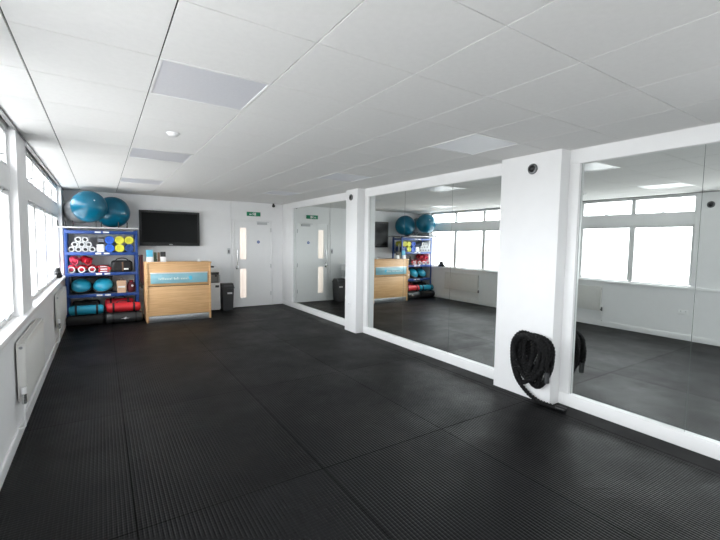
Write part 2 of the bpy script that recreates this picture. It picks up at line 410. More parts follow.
def round_fixture(loc, nrm, label):
    M = Matrix.Translation(loc) @ Vector(nrm).to_track_quat('Z', 'Y').to_matrix().to_4x4()
    o = thing('wall_fixture', label, 'wall fixture', loc, 'round fixtures high on the columns and pier')
    MB().lathe([(0, 0), (.052, 0), (.055, .008), (.050, .018), (.036, .022), (.036, .012), (0, .012)], M).build('bezel', mat('dark_steel', (.16, .165, .17), .35, .6, noise=.05), o)
    MB().lathe([(0, .012), (.036, .012), (.034, .018), (.016, .03), (0, .032)], M).build('lens', BLACKP, o)
round_fixture((XC, 2.538, 2.414), (-1, 0, 0), 'round black and steel fixture high on the rope column')
round_fixture((XC, 6.12, 2.43), (-1, 0, 0), 'round dark fixture at the top of the narrow column')
round_fixture((XL, 2.42, 2.345), (1, 0, 0), 'round dark fixture on the window pier, seen in the right mirror')
o = thing('security_camera', 'small black camera at ceiling corner above the door', 'camera', (3.66, 9.66, CEIL))
MB().cyl((3.66, 9.66, CEIL), (3.66, 9.66, CEIL-.035), .022).build('mount', BLACKP, o)
MB().ball((3.66, 9.655, CEIL-.06), .038, .05, .036, u=20, v=12).build('camera_head', BLACKP, o)

# ================================================================ DOOR WALL
dr = thing('door_1', 'white door with two slim lit vision panels', 'door', (3.15, YB, 0)); del dr['category']; dr['kind'] = 'structure'
x0, x1 = 2.655, 3.655
f = MB(); f.box(x0, x0+.045, YB-.03, YB, 0, 2.14, bev=.004); f.box(x1-.045, x1, YB-.03, YB, 0, 2.14, bev=.004); f.box(x0+.045, x1-.045, YB-.03, YB, 2.10, 2.14, bev=.004)
f.build('frame', WHITE, dr)
d = MB(); X = [x0+.048, 2.825, 2.985, x1-.048]; Z = [.005, .225, .945, 1.17, 1.945, 2.097]
d.box(X[0], X[1], YB-.02, YB, Z[0], Z[5]); d.box(X[2], X[3], YB-.02, YB, Z[0], Z[5])
for a, bb in ((Z[0], Z[1]), (Z[2], Z[3]), (Z[4], Z[5])): d.box(X[1], X[2], YB-.02, YB, a, bb)
d.build('door_leaf', WHITE, dr, smooth=False)
for a, bb in ((Z[1], Z[2]), (Z[3], Z[4])):
    B(X[1]+.006, X[2]-.006, YB-.014, YB-.006, a+.006, bb-.006, bev=.002).build('vision_panel', GLOWP, dr)
h = MB(); h.cyl((2.755, YB-.06, 1.03), (2.755, YB-.06, 1.40), .011); h.cyl((2.755, YB-.06, 1.06), (2.755, YB-.02, 1.06), .009); h.cyl((2.755, YB-.06, 1.37), (2.755, YB-.02, 1.37), .009)
h.build('pull_handle', CHROME, dr)
h = MB(); h.box(2.725, 2.785, YB-.026, YB-.02, .93, 1.02, bev=.003); h.cyl((2.755, YB-.02, .985), (2.755, YB-.06, .985), .01); h.cyl((2.755, YB-.058, .985), (2.70, YB-.058, .985), .009)
h.build('lever_handle', CHROME, dr)
h = MB()
for z in (.25, .95, 1.85): h.cyl((x1-.05, YB-.034, z), (x1-.05, YB-.034, z+.1), .008)
h.build('hinge', STEEL, dr)
h = MB(); h.box(3.25, 3.50, YB-.065, YB-.02, 2.03, 2.085, bev=.006); h.box(3.22, 3.27, YB-.15, YB-.06, 2.088, 2.098, bev=.002); h.box(3.22, 3.52, YB-.155, YB-.13, 2.088, 2.098, bev=.002)
h.build('door_closer', LGREY, dr)
s = thing('door_sign', 'small round blue fire door sign on the white door', 'sign', (3.285, YB-.02, 1.60))
MB().lathe([(0, 0), (.036, 0), (.036, .003), (0, .003)], Matrix.Translation((3.285, YB-.020, 1.60)) @ Matrix.Rotation(math.pi/2, 4, 'X')).build('disc', BLUES, s)
for k, wd in enumerate((.036, .044, .030)): B(3.285-wd/2, 3.285+wd/2, YB-.025, YB-.0232, 1.612-.013*k, 1.617-.013*k).build('text_line', PAPER, s)
# exit sign
s = thing('exit_sign', 'green exit sign with white running figure above the door', 'sign', (3.165, YB, 2.235))
B(3.0, 3.34, YB-.02, YB, 2.235, 2.335, bev=.003).build('sign_plate', EXITG, s)
g = MB(); yy = (YB-.0225, YB-.020)
g.prism([(3.185, 2.25), (3.225, 2.25), (3.225, 2.32), (3.185, 2.32)], *yy).build('doorway', PAPER, s); g = MB()
g.prism([(3.055, 2.275), (3.085, 2.30), (3.085, 2.285), (3.12, 2.285), (3.12, 2.265), (3.085, 2.265), (3.085, 2.25)], *yy)     # arrow
g.build('arrow', PAPER, s)
g = MB(); g.ball((3.160, YB-.0215, 2.318), .008, .002, .008, u=12, v=8)
g.prism([(3.150, 2.308), (3.165, 2.306), (3.170, 2.28), (3.182, 2.262), (3.175, 2.258), (3.160, 2.275), (3.150, 2.258), (3.135, 2.25), (3.132, 2.256), (3.145, 2.268), (3.150, 2.285), (3.140, 2.29), (3.136, 2.30)], *yy)
g.build('running_figure', PAPER, s)
o = thing('light_switch', 'small grey access switch on the wall left of the door', 'switch', (2.56, YB, 1.30))
B(2.53, 2.59, YB-.02, YB, 1.30, 1.44, bev=.004).build('switch_plate', LGREY, o)
B(2.545, 2.575, YB-.024, YB-.02, 1.33, 1.40, bev=.002).build('rocker', GREYP, o)

# ================================================================ TELEVISION
tv = thing('television', 'black flat screen television mounted on the back wall', 'television', (1.28, YB-.06, 1.49))
g = MB(); t = .045
tx0, tx1, tz0, tz1, ty = .68, 1.885, 1.49, 2.245, YB-.115
g.box(tx0, tx1, ty, ty+.05, tz0, tz0+.07, bev=.006); g.box(tx0, tx1, ty, ty+.05, tz1-t, tz1, bev=.006)
g.box(tx0, tx0+t, ty, ty+.05, tz0+.07, tz1-t, bev=.004); g.box(tx1-t, tx1, ty, ty+.05, tz0+.07, tz1-t, bev=.004)
g.build('bezel', BLACKP, tv)
B(tx0+t, tx1-t, ty+.008, ty+.02, tz0+.07, tz1-t).build('screen', SCREEN, tv, smooth=False)
B(tx0+.03, tx1-.03, ty+.05, ty+.07, tz0+.03, tz1-.03, bev=.01).build('rear_housing', BLACKP, tv)
B(1.05, 1.5, ty+.07, YB-.001, 1.7, 2.05, bev=.004).build('wall_bracket', GREYP, tv)
B(1.25, 1.32, ty-.002, ty, 1.515, 1.53).build('badge', LGREY, tv)

# ================================================================ RECEPTION DESK
D = thing('reception_desk', 'beech reception desk with a blue glass sign band', 'desk', (1.31, 8.9, 0))
dx0, dx1, dy0, dy1, dh = .705, 1.90, 8.62, 9.22, 1.185
B(dx0, dx0+.035, dy0, dy1, 0, dh-.03, bev=.002).build('side_panel', WOOD, D)
B(dx1-.035, dx1, dy0, dy1, 0, dh-.03, bev=.002).build('side_panel', WOOD, D)
B(dx0-.012, dx1+.012, dy0-.012, dy0+.33, dh-.03, dh, bev=.003).build('counter_top', WOOD, D)
B(dx0+.04, dx1-.04, dy0+.30, dy1, .74, .765, bev=.003).build('work_surface', WOOD, D)
B(dx0+.036, dx1-.036, dy0+.012, dy0+.032, .715, dh-.031, bev=.002).build('upper_front_panel', WOOD, D)
B(dx0+.036, dx1-.036, dy0+.012, dy0+.032, .125, .70, bev=.002).build('lower_front_panel', WOOD, D)
B(dx0+.036, dx1-.036, dy0+.03, dy0+.04, .66, .74).build('shadow_gap', mat('gap_brown', (.12, .06, .03), .6, noise=.05), D)
B(dx0+.036, dx1-.036, dy0+.016, dy0+.034, .0, .12, bev=.002).build('kick_plate', STEEL, D)
sg = B(.78, 1.83, dy0-.012, dy0-.004, .765, .955, bev=.002).build('sign_band', GLASSB, D)
B(.775, 1.835, dy0-.014, dy0+.012, .955, .978, bev=.003).build('sign_rail', mat('sign_rail_aluminium', (.78, .79, .80), .35, .3, noise=.02), sg)
for xx in (.82, 1.79): MB().cyl((xx, dy0-.004, .86), (xx, dy0+.012, .86), .01).build('standoff', CHROME, sg)
g = MB(); xx = .92; rr = random.Random(3)
PALE = mat('pale_lettering', (.80, .88, .84), .5, noise=.03)
for k in range(19):                               # lettering too small to read in the photo: plain strokes at its place and size
    wd = rr.choice((.010, .018, .022)); hh = rr.choice((.028, .028, .045))
    if k in (9, 13):
        xx += .02; g.build('lettering', PALE, sg); g = MB()
    g.box(xx, xx+wd, dy0-.0145, dy0-.0118, .835, .835+hh, bev=.001); xx += wd+.010
g.build('lettering', PALE, sg)
g = MB(); g.prism([(1.50+.035*math.cos(a), .862+.045*math.sin(a)) for a in [k*math.pi/8 for k in range(16)]], dy0-.0145, dy0-.0118)
g.build('round_emblem', mat('cyan_emblem', (.10, .62, .85), .4, noise=.03), sg)

def holder(x, y, w_, h_, m1, m2, label, split=.5, tilt=-.18):
    z = dh+.001
    o = thing('leaflet_holder', label, 'leaflet holder', (x, y, z), 'leaflets standing on the reception desk')
    Rm = Matrix.Rotation(tilt, 4, 'X')
    b0 = B(x-w_/2, x+w_/2, y-.005, y+.008, z+.003, z+h_, bev=.002).rot(Rm, (x, y, z+.003)); b0.build('upper_card', m1, o)
    b1 = B(x-w_/2-.003, x+w_/2+.003, y-.016, y-.006, z+.003, z+h_*split, bev=.002).rot(Rm, (x, y, z+.003)); b1.build('front_card', m2, o)
    B(x-w_/2, x+w_/2, y-.03, y+.07, z, z+.003, bev=.001).build('foot', LGREY, o)
holder(.785, 8.72, .115, .235, SKYB, PAPER, 'sky blue and white leaflet display at the left end of the desk', .42)
holder(.885, 8.74, .055, .19, GREENP, GREENP, 'dark green leaflet beside the sky blue display', .3)
holder(.945, 8.74, .045, .19, BROWNP, BROWNP, 'brown leaflet between the green and the black and white cards', .3)
holder(1.02, 8.71, .095, .20, mat('black_print', (.02, .02, .02), .5, noise=.2), PAPER, 'black and white card display, rightmost of the desk leaflets', .5)
o = thing('soap_dispenser', 'small white dispenser near the right end of the desk top', 'dispenser', (1.70, 8.75, dh))
MB().lathe([(0, 0), (.035, 0), (.04, .008), (.03, .03), (.012, .045), (0, .047)], Matrix.Translation((1.70, 8.75, dh))).build('body', WHITE, o)
MB().cyl((1.70, 8.75, dh+.045), (1.70, 8.75, dh+.062), .008).build('nozzle', WHITE, o)

# water dispenser + bin
W = thing('water_dispenser', 'white floor standing water dispenser between desk and bin', 'water dispenser', (2.14, 9.52, 0))
wx0, wx1, wy0, wy1 = 1.98, 2.27, 9.36, 9.68
B(wx0, wx1, wy0, wy1, .03, .66, bev=.015, seg=3).build('lower_cabinet', WHITE, W)
g = MB(); g.box(wx0, wx1, wy0+.12, wy1, .66, .84, bev=.01); g.box(wx0, wx0+.03, wy0, wy1-.1, .66, .84, bev=.004); g.box(wx1-.03, wx1, wy0, wy1-.1, .66, .84, bev=.004); g.build('recess', LGREY, W)
B(wx0, wx1, wy0, wy1, .84, 1.00, bev=.015, seg=3).build('top_housing', WHITE, W)
B(wx0+.05, wx1-.03, wy0-.004, wy0+.004, .845, .90, bev=.002).build('control_panel', GREYP, W)
B(wx0+.03, wx1-.03, wy0+.01, wy0+.12, .655, .672, bev=.003).build('drip_tray', GREYP, W)
for xx in (2.06, 2.19):
    MB().cyl((xx, wy0+.07, .84), (xx, wy0+.07, .79), .013).build('tap', BLACKP, W)
B(2.16, 2.24, wy0-.004, wy0+.002, .55, .60, bev=.002).build('badge', GREYP, W)
B(2.05, 2.16, wy0+.1, wy0+.22, .998, 1.035, bev=.012).build('button_pod', BLACKP, W)
for xx in (wx0+.04, wx1-.04):
    for yy_ in (wy0+.04, wy1-.04): MB().cyl((xx, yy_, 0), (xx, yy_, .03), .018).build('foot', BLACKP, W)
K = thing('waste_bin', 'dark grey swing lid bin with a white label beside the door', 'bin', (2.45, 9.48, 0))
def taper(x0, x1, y0, y1, z0, z1, ins, bev=.012):
    b = bmesh.new(); bmesh.ops.create_cube(b, size=1)
    for v in b.verts:
        k = 0 if v.co.z > 0 else ins
        v.co.x = (x0+x1)/2 + math.copysign((x1-x0)/2-k, v.co.x); v.co.y = (y0+y1)/2 + math.copysign((y1-y0)/2-k, v.co.y); v.co.z = z1 if v.co.z > 0 else z0
    bmesh.ops.bevel(b, geom=b.edges[:], offset=bev, segments=2, affect='EDGES'); q = MB(); q.add(b); return q
kx0, kx1, ky0, ky1 = 2.315, 2.575, 9.33, 9.64
taper(kx0, kx1, ky0, ky1, 0, .52, .02).build('bin_body', GREYP, K)
q = MB(); q.box(kx0-.008, kx1+.008, ky0-.008, ky1+.008, .515, .545, bev=.006)
q.prism([(ky0, .545), (ky0+.07, .625), (ky1-.07, .625), (ky1, .545)], kx0, kx1, plane='YZ'); q.build('lid', GREYP, K)
B(kx0+.03, kx1-.03, ky0+.012, ky0+.02, .556, .60, bev=.002).rot(Matrix.Rotation(-.75, 4, 'X'), (2.445, ky0+.016, .565)).build('swing_flap', mat('mid_grey_plastic', (.10, .10, .105), .4, noise=.05), K)
B(2.42, 2.53, ky0-.002, ky0+.006, .385, .425, bev=.001).build('label_plate', PAPER, K)

# ================================================================ SHELVING
S = thing('shelving_unit', 'blue metal shelving unit holding gym equipment', 'shelving unit', (.015, 9.3, 0))
sx0, sx1, sy0, sy1 = -.575, .61, 9.05, 9.50
for xx in (sx0, sx1-.05):
    for yy_ in (sy0, sy1-.04):
        q = MB(); q.box(xx, xx+.05, yy_, yy_+.006, 0, 1.80, bev=.001); e2 = xx if xx < 0 else xx+.044; q.box(e2, e2+.006, yy_, yy_+.04, 0, 1.80, bev=.001)
        q.box(xx-.004, xx+.054, yy_-.004, yy_+.044, 0, .012, bev=.002)
        q.build('post', BLUEM, S)
SH = [1.77, 1.365, .975, .565]
for z in SH:
    q = MB(); q.box(sx0+.01, sx1-.01, sy0+.012, sy1-.008, z-.012, z, bev=.002); q.build('shelf', mat('shelf_board', (.16, .18, .24), .5, noise=.05), S)
    q = MB()
    for ya in (sy0-.006, sy1-.02): q.box(sx0+.006, sx1-.006, ya, ya+.014, z-.055, z+.006, bev=.002)
    bmx = q.build('beam', BLUEM, S)
    for xx in (-.10, .035): B(xx, xx+.095, sy0-.010, sy0-.0062, z-.038, z-.006, bev=.001).build('label_plate', PAPER, bmx)

# exercise ball rack: rails with u-shaped hoops, mounted above the shelving
RK = thing('ball_rack', 'wall mounted rail rack carrying the large exercise balls', 'ball rack', (0, YB, 1.82))
rz = 1.825; rx0, rx1 = -.655, .60
RAILM = mat('rack_rail', (.62, .62, .63), .35, .2, noise=.03)
for ry in (8.74, 9.14, 9.60):
    MB().cyl((rx0, ry, rz), (rx1, ry, rz), .014).build('rail', RAILM, RK)
for xx in (-.50, .0, .58):
    MB().box(xx-.012, xx+.012, 8.74, 9.729, rz-.010, rz+.010, bev=.003).build('bracket_arm', BLACKP, RK)
for xx in (-.635, -.53, -.42, -.07, .01, .28, .42):
    q = MB(); q.tube(smoothpath([(xx, 8.74, rz), (xx, 8.725, rz+.07), (xx, 8.735, rz+.105), (xx, 8.76, rz+.112), (xx, 8.80, rz+.10), (xx, 8.86, rz+.04), (xx, 9.13, rz+.012)], 6), .0075, 8)
    q.build('hoop', BLACKP, RK)
def ex_ball(c, r, m_, label, tilt):
    o = thing('exercise_ball', label, 'exercise ball', (c[0], c[1], c[2]-r), 'large exercise balls on the ball rack')
    prof = []; N = 72
    for k in range(N+1):
        a = math.pi*k/N; rr = r*(1-.002*(1 if (k % 6 == 0 and 10 < k < 62) else 0)); prof.append((abs(rr*math.sin(a)) if 0 < k < N else 0, -rr*math.cos(a)))
    MB().lathe(prof, Matrix.Translation(c) @ tilt, 64).build('ball_skin', m_, o)
    d_ = (tilt @ Vector((0, 0, 1))); M = Matrix.Translation(Vector(c)+d_*(r-.004)) @ tilt
    MB().lathe([(0, 0), (.012, 0), (.012, .006), (0, .007)], M, 16).build('valve', PAPER, o)
T1 = Matrix.Rotation(1.2, 4, 'X') @ Matrix.Rotation(.3, 4, 'Y')
ex_ball((-.17, 8.90, 2.212), .285, TEAL, 'teal exercise ball nearest the camera, in front of the others', T1)
ex_ball((.207, 9.40, 2.155), .304, TEAL, 'teal exercise ball at the back right, partly behind the front teal one', Matrix.Rotation(.9, 4, 'X') @ Matrix.Rotation(-.4, 4, 'Y'))
ex_ball((-.345, 9.45, 2.165), .25, SILV, 'silver grey exercise ball in the corner by the windows', Matrix.Rotation(1.9, 4, 'X'))

# --- shelf 2 (z 1.365): hollow rollers, paper box, coloured rollers, bottle
zb = SH[1]+.001
def hollow(name, x, z, r, ln, m_, y=9.08, cap=None):
    o = thing(name, 'x', 'roller', (x, y, z-r))
    q = MB(); q.lathe([(r*.55, 0), (r*.96, 0), (r, .004), (r, ln-.004), (r*.96, ln), (r*.55, ln), (r*.55, 0)], Matrix.Translation((x, y+ln, z)) @ Matrix.Rotation(math.pi/2, 4, 'X'), 28)
    q.build('sleeve', m_, o)
    q = MB(); q.lathe([(0, .02), (r*.55, .02), (r*.55, ln-.02), (0, ln-.02)], Matrix.Translation((x, y+ln, z)) @ Matrix.Rotation(math.pi/2, 4, 'X'), 20)
    q.build('core', cap or BLACKP, o)
    return o
proto = hollow('foam_roller', -.46, zb+.053, .053, .33, LGREY); proto['category'] = 'foam roller'; proto['group'] = 'grey hollow rollers stacked on the upper shelf'
rows = [[-.46, -.35, -.24], [-.495, -.39, -.285, -.175], [-.44, -.33, -.22], [-.385, -.275]]
rows = [[-.47, -.36, -.25, -.14], [-.415, -.305, -.195], [-.47, -.36, -.25]]
posn = []
for ri, rw in enumerate([[-.47, -.36, -.25], [-.415, -.305, -.195][:2], []]): pass
pos = [(-.47, 0), (-.362, 0), (-.254, 0), (-.146, 0), (-.416, 1), (-.308, 1), (-.20, 1), (-.362, 2), (-.254, 2)]
rowname = ['bottom', 'middle', 'top']
ordn = {0: ['first from the left', 'second from the left', 'third from the left', 'fourth from the left'], 1: ['left one', 'centre one', 'right one'], 2: ['left one', 'right one']}
cnt = [0, 0, 0]
for k, (x, r_) in enumerate(pos):
    lb = 'grey hollow foam roller, %s in the %s row of its stack' % (ordn[r_][cnt[r_]], rowname[r_]); cnt[r_] += 1
    z = zb + r_*.0925
    if k == 0: proto['label'] = lb; proto.location = (x, 9.08, z)
    else: copy_tree(proto, (x, 9.08, z), label=lb)
o = thing('cardboard_box', 'white open box between grey rollers and coloured rollers', 'box', (-.02, 9.14, zb))
q = MB(); q.box(-.075, .045, 9.08, 9.09, zb, zb+.15, bev=.001); q.box(-.075, .045, 9.30, 9.31, zb, zb+.15, bev=.001); q.box(-.075, -.068, 9.09, 9.30, zb, zb+.15, bev=.001); q.box(.038, .045, 9.09, 9.30, zb, zb+.15, bev=.001); q.box(-.068, .038, 9.09, 9.30, zb, zb+.006)
q.build('box_walls', PAPER, o)
q = B(-.06, .03, 9.10, 9.29, zb+.006, zb+.13, bev=.01); q.build('packed_contents', LGREY, o)
o = thing('carton', 'dark grey carton behind the white box, upper shelf', 'carton', (.0, 9.4, zb))
B(-.06, .05, 9.325, 9.47, zb, zb+.28, bev=.004).build('carton_body', GREYP, o)
B(-.055, .045, 9.322, 9.325, zb+.19, zb+.26, bev=.001).build('side_sticker', LGREY, o)
rp = None
for k, (x, lv, m_, lb) in enumerate([(.135, 0, BLUER, 'blue roller under another blue one beside the white box'), (.30, 0, YELL, 'yellow roller at the bottom of the central pair'), (.462, 0, BLUEM, 'dark blue roller, bottom right of the coloured rollers'),
                                    (.135, 1, BLUER, 'blue roller on top at the left of the coloured rollers'), (.30, 1, YELL, 'yellow roller on top in the centre of the coloured rollers'), (.462, 1, YELL, 'yellow roller on top at the right, over the dark blue one')]):
    r = .078; z = zb + r + lv*(2*r+.001)
    o = hollow('foam_roller', x, z, r, .36, m_, cap=m_); o['label'] = lb; o['category'] = 'foam roller'; o['group'] = 'coloured rollers stacked on the upper shelf'
o = thing('drink_bottle', 'slim white bottle at the right end of the upper shelf', 'bottle', (.552, 9.10, zb)) if False else None
# a slim white tube standing at the shelf end
tx = .556
# moved behind the front post line
o = thing('bottle', 'slim white bottle at the right end of the upper shelf', 'bottle', (.562, 9.24, zb))
MB().lathe([(0, 0), (.018, 0), (.020, .01), (.020, .19), (.013, .22), (.011, .23), (0, .23)], Matrix.Translation((.562, 9.24, zb)), 20).build('bottle_body', PAPER, o)
MB().lathe([(0, .23), (.013, .23), (.013, .26), (0, .262)], Matrix.Translation((.562, 9.24, zb)), 20).build('cap', LGREY, o)

# --- shelf 3 (z .975): boxing gloves, pads, black bag
zc = SH[2]+.001
def glove(x, y, z, rx, rzr, m_, label, tip=0.0, cuffc=PAPER):
    """boxing glove lying down, cuff opening towards the room"""
    o = thing('boxing_glove', label, 'boxing glove', (x, y, z), 'red boxing gloves heaped on the shelf')
    q = MB(); q.ball((0, .18, .07), .068, .10, .064, u=28, v=18); q.ball((0, .10, .062), .055, .10, .054, u=28, v=18)
    q.bm.transform(Matrix.Identity(4))
    T = Matrix.Translation((x, y, z)) @ Matrix.Scale(1.12, 4) @ Matrix.Rotation(rzr, 4, 'Z') @ Matrix.Rotation(tip, 4, 'X')
    bmesh.ops.transform(q.bm, matrix=T, verts=q.bm.verts); fist = q.build('mitt', m_, o)
    q = MB(); q.ball((.058, .13, .085), .026, .065, .026, M=Matrix.Rotation(.35, 4, 'Z'), u=18, v=12); bmesh.ops.transform(q.bm, matrix=T, verts=q.bm.verts); q.build('thumb', m_, o)
    q = MB(); Mc = Matrix.Translation((0, .03, .052)) @ Matrix.Rotation(-math.pi/2, 4, 'X')
    q.lathe([(.034, -.032), (.044, -.036), (.052, -.030), (.052, .03), (.046, .04), (.034, .03), (.034, -.032)], Mc, 24)
    bmesh.ops.transform(q.bm, matrix=T, verts=q.bm.verts); q.build('cuff', cuffc, o)
    q = MB(); q.lathe([(0, -.01), (.034, -.01), (.034, .028), (0, .028)], Mc, 20); bmesh.ops.transform(q.bm, matrix=T, verts=q.bm.verts); q.build('lining', BLACKF, o)
    return o
glove(-.478, 9.10, zc, 1, .0, PINK, 'pinkish red boxing glove with white cuff, far left of the bottom row')
glove(-.322, 9.10, zc, 1, .0, RED, 'red boxing glove with round white cuff, second in the bottom row')
glove(-.158, 9.11, zc, 1, .03, RED, 'red boxing glove with white cuff, third in the bottom row')
glove(-.425, 9.12, zc+.152, 1, .10, PINK, 'pinkish red boxing glove resting on top at the left of the heap', .08, PINK)
glove(-.215, 9.12, zc+.152, 1, .30, RED, 'deep red boxing glove resting on top at the right of the heap', .08, RED)
def pad(x, y, z, rz_, label, t):
    o = thing('focus_pad', label, 'focus pad', (x, y, z), 'red and white focus pads')
    M = Matrix.Translation((x, y, z)) @ Matrix.Rotation(rz_, 4, 'Z') @ Matrix.Rotation(t, 4, 'X')
    q = MB().box(-.085, .085, 0, .22, 0, .035, bev=.015, seg=3); bmesh.ops.transform(q.bm, matrix=M, verts=q.bm.verts); q.build('pad_body', RED, o)
    q = MB().box(-.06, .06, -.004, .015, .008, .03, bev=.006); bmesh.ops.transform(q.bm, matrix=M, verts=q.bm.verts); q.build('white_edge_panel', PAPER, o)
pad(.026, 9.12, zc, .05, 'red focus pad with white panel, lowest of the three', 0)
pad(.028, 9.13, zc+.042, -.06, 'red focus pad with white panel, middle of the three', 0.03)
pad(.028, 9.14, zc+.09, .1, 'red focus pad topmost beside the glove heap', 0.04)
o = thing('equipment_bag', 'black bag with a white tag at the right of the glove shelf', 'bag', (.33, 9.3, zc))
q = MB().box(.155, .515, 9.10, 9.44, zc, zc+.22, bev=.05, seg=4); q.build('bag_body', BLACKF, o)
MB().tube(smoothpath([(.22, 9.12, zc+.19), (.24, 9.09, zc+.25), (.33, 9.085, zc+.275), (.42, 9.09, zc+.25), (.44, 9.12, zc+.19)], 8), .009, 8).build('handle', BLACKP, o)
B(.36, .44, 9.094, 9.10, zc+.045, zc+.075, bev=.001).build('tag', PAPER, o)
B(.33, .355, 9.092, 9.102, zc+.02, zc+.2, bev=.002).build('strap', BROWNP, o)
o = thing('boxing_wraps', 'small brown and red bundle between pads and black bag', 'hand wraps', (.11, 9.15, zc))
MB().lathe([(.012, 0), (.03, 0), (.03, .05), (.012, .05), (.012, 0)], Matrix.Translation((.125, 9.15, zc)), 24).build('wrap_roll', BROWNP, o)
MB().lathe([(.012, .051), (.028, .051), (.028, .1), (.012, .1), (.012, .051)], Matrix.Translation((.125, 9.15, zc)), 24).build('upper_wrap_roll', REDV, o)

# --- shelf 4 (z .565): two balance domes, paper bag, maroon bag
zd = SH[3]+.001
def dome(x, y, z, r, tilt, label):
    o = thing('balance_dome', label, 'balance trainer', (x, y, z), 'turquoise balance domes')
    M = Matrix.Translation((x, y, z)) @ Euler(tilt).to_matrix().to_4x4()
    pr = [(r*.93, .03)] + [(r*.93*math.cos(a), .03+.62*r*math.sin(a)) for a in [k*math.pi/24 for k in range(1, 12)]] + [(0, .03+.62*r)]
    MB().lathe([(0, .03)]+pr, M, 40).build('dome', TURQ, o)
    MB().lathe([(0, 0), (r*.98, 0), (r, .008), (r, .03), (r*.95, .034), (0, .034)], M, 40).build('platform', BLACKP, o)
    return o
dome(-.345, 9.27, zd+.125, .175, (.70, .0, 0), 'turquoise balance dome tilted on the left of the shelf')
dome(.015, 9.25, zd+.13, .178, (.70, -.22, 0), 'turquoise balance dome leaning in the middle of the shelf')
o = thing('backdrop_crate', 'black crate added as a dark backdrop behind the turquoise domes', 'crate', (-.15, 9.44, zd))
q = MB(); q.box(-.50, .17, 9.42, 9.475, zd, zd+.30, bev=.008); q.box(-.51, .18, 9.415, 9.478, zd+.30, zd+.315, bev=.004); q.build('backdrop_body', BLACKP, o)  # added only to darken the shelf behind the domes
for xx in (-.42, -.02): B(xx, xx+.09, 9.411, 9.42, zd+.22, zd+.245, bev=.003).build('handle', GREYP, o)
o = thing('paper_bag', 'tan paper carrier bag with white stripe, beside the turquoise domes', 'paper bag', (.325, 9.18, zd))
taper(.235, .395, 9.10, 9.24, zd, zd+.24, .006, .004).build('bag_body', TAN, o)
MB().tube(smoothpath([(.28, 9.13, zd+.235), (.29, 9.13, zd+.28), (.315, 9.13, zd+.30), (.34, 9.13, zd+.28), (.35, 9.13, zd+.235)], 6), .005, 8).build('handle', DRED, o)
B(.255, .375, 9.096, 9.102, zd+.10, zd+.135).build('printed_stripe', PAPER, o)
o = thing('drawstring_bag', 'maroon drawstring bag right of the tan paper bag', 'bag', (.48, 9.2, zd))
q = MB(); q.lathe([(0, 0), (.055, 0), (.075, .03), (.078, .12), (.06, .19), (.03, .215), (.042, .24), (0, .242)], Matrix.Translation((.485, 9.20, zd)), 28); q.build('bag_body', DRED, o)
MB().tube(smoothpath([(.46, 9.17, zd+.215), (.485, 9.162, zd+.21), (.51, 9.17, zd+.215)], 6), .004, 6).build('drawstring', RED, o)
MB().lathe([(0, 0), (.022, 0), (.022, .004), (0, .004)], Matrix.Translation((.50, 9.12, zd+.13)) @ Matrix.Rotation(math.pi/2, 4, 'X'), 20).build('round_patch', PAPER, o)

# --- floor: weight bags
def power_bag(x0, x1, y, z, r, m_, label, grip=True, strapm=BLACKF, logo=None, group='weight bags heaped under the shelves'):
    o = thing('weight_bag', label, 'weight bag', ((x0+x1)/2, y, z-r), group)
    L_ = x1-x0; M = Matrix.Translation((x0, y, z)) @ Matrix.Rotation(math.pi/2, 4, 'Y')
    prof = [(0, 0), (r*.6, .0), (r*.9, .02), (r, .05)]+[(r*(1+.02*math.sin(6*k)), .05+(L_-.10)*k/8) for k in range(1, 8)]+[(r, L_-.05), (r*.9, L_-.02), (r*.6, L_), (0, L_)]
    MB().lathe(prof, M, 32).build('bag_body', m_, o)
    for f_ in (.20, .80):
        xx = x0+L_*f_
        MB().lathe([(r*.98, -.017), (r*1.045, -.017), (r*1.045, .017), (r*.98, .017), (r*.98, -.017)], Matrix.Translation((xx, y, z)) @ Matrix.Rotation(math.pi/2, 4, 'Y'), 32).build('strap', strapm, o)
    if grip: MB().tube(smoothpath([(x0+L_*.30, y-.0, z+r*.99), (x0+L_*.34, y-.01, z+r+.03), (x0+L_*.5, y-.012, z+r+.042), (x0+L_*.66, y-.01, z+r+.03), (x0+L_*.70, y, z+r*.99)], 6), .009, 8).build('handle', strapm, o)
    if logo:
        g = MB(); cx_ = x0+L_*.5
        g.prism([(cx_-.07, z-.012), (cx_-.01, z+.006), (cx_+.02, z+.028), (cx_+.028, z+.004), (cx_+.08, z-.008), (cx_+.02, z-.012), (cx_, z-.028), (cx_-.012, z-.010)], y-r*1.03, y-r*.985)
        g.build('white_logo', PAPER, o)
    return o
power_bag(-.575, .01, 8.93, .101, .100, BLACKF, 'black weight bag lying on the floor at bottom left', grip=False)
power_bag(.03, .66, 8.91, .106, .105, mat('charcoal_vinyl', (.03, .033, .035), .4, noise=.15), 'charcoal weight bag with white logo, on the floor at bottom right', grip=False, logo=True)
power_bag(-.53, .01, 8.94, .294, .088, TURQ, 'turquoise weight bag on top of the black one')
power_bag(.05, .62, 8.92, .305, .088, REDV, 'bright red weight bag on top of the charcoal one')
power_bag(.0, .54, 9.24, .122, .120, BLACKF, 'black weight bag added as a dark backdrop behind the charcoal one', grip=False)  # added to darken the space under the shelves and carry the red bag
power_bag(.03, .52, 9.24, .347, .098, RED, 'dark red weight bag lying behind the bright red one')
power_bag(-.50, -.04, 9.24, .122, .120, BLACKF, 'black weight bag added as a dark backdrop behind the turquoise one', grip=False)  # added to darken the space behind the front bags
o = thing('equipment_bag', 'black holdall added as a dark backdrop behind the turquoise weight bag', 'bag', (-.27, 9.24, .249))
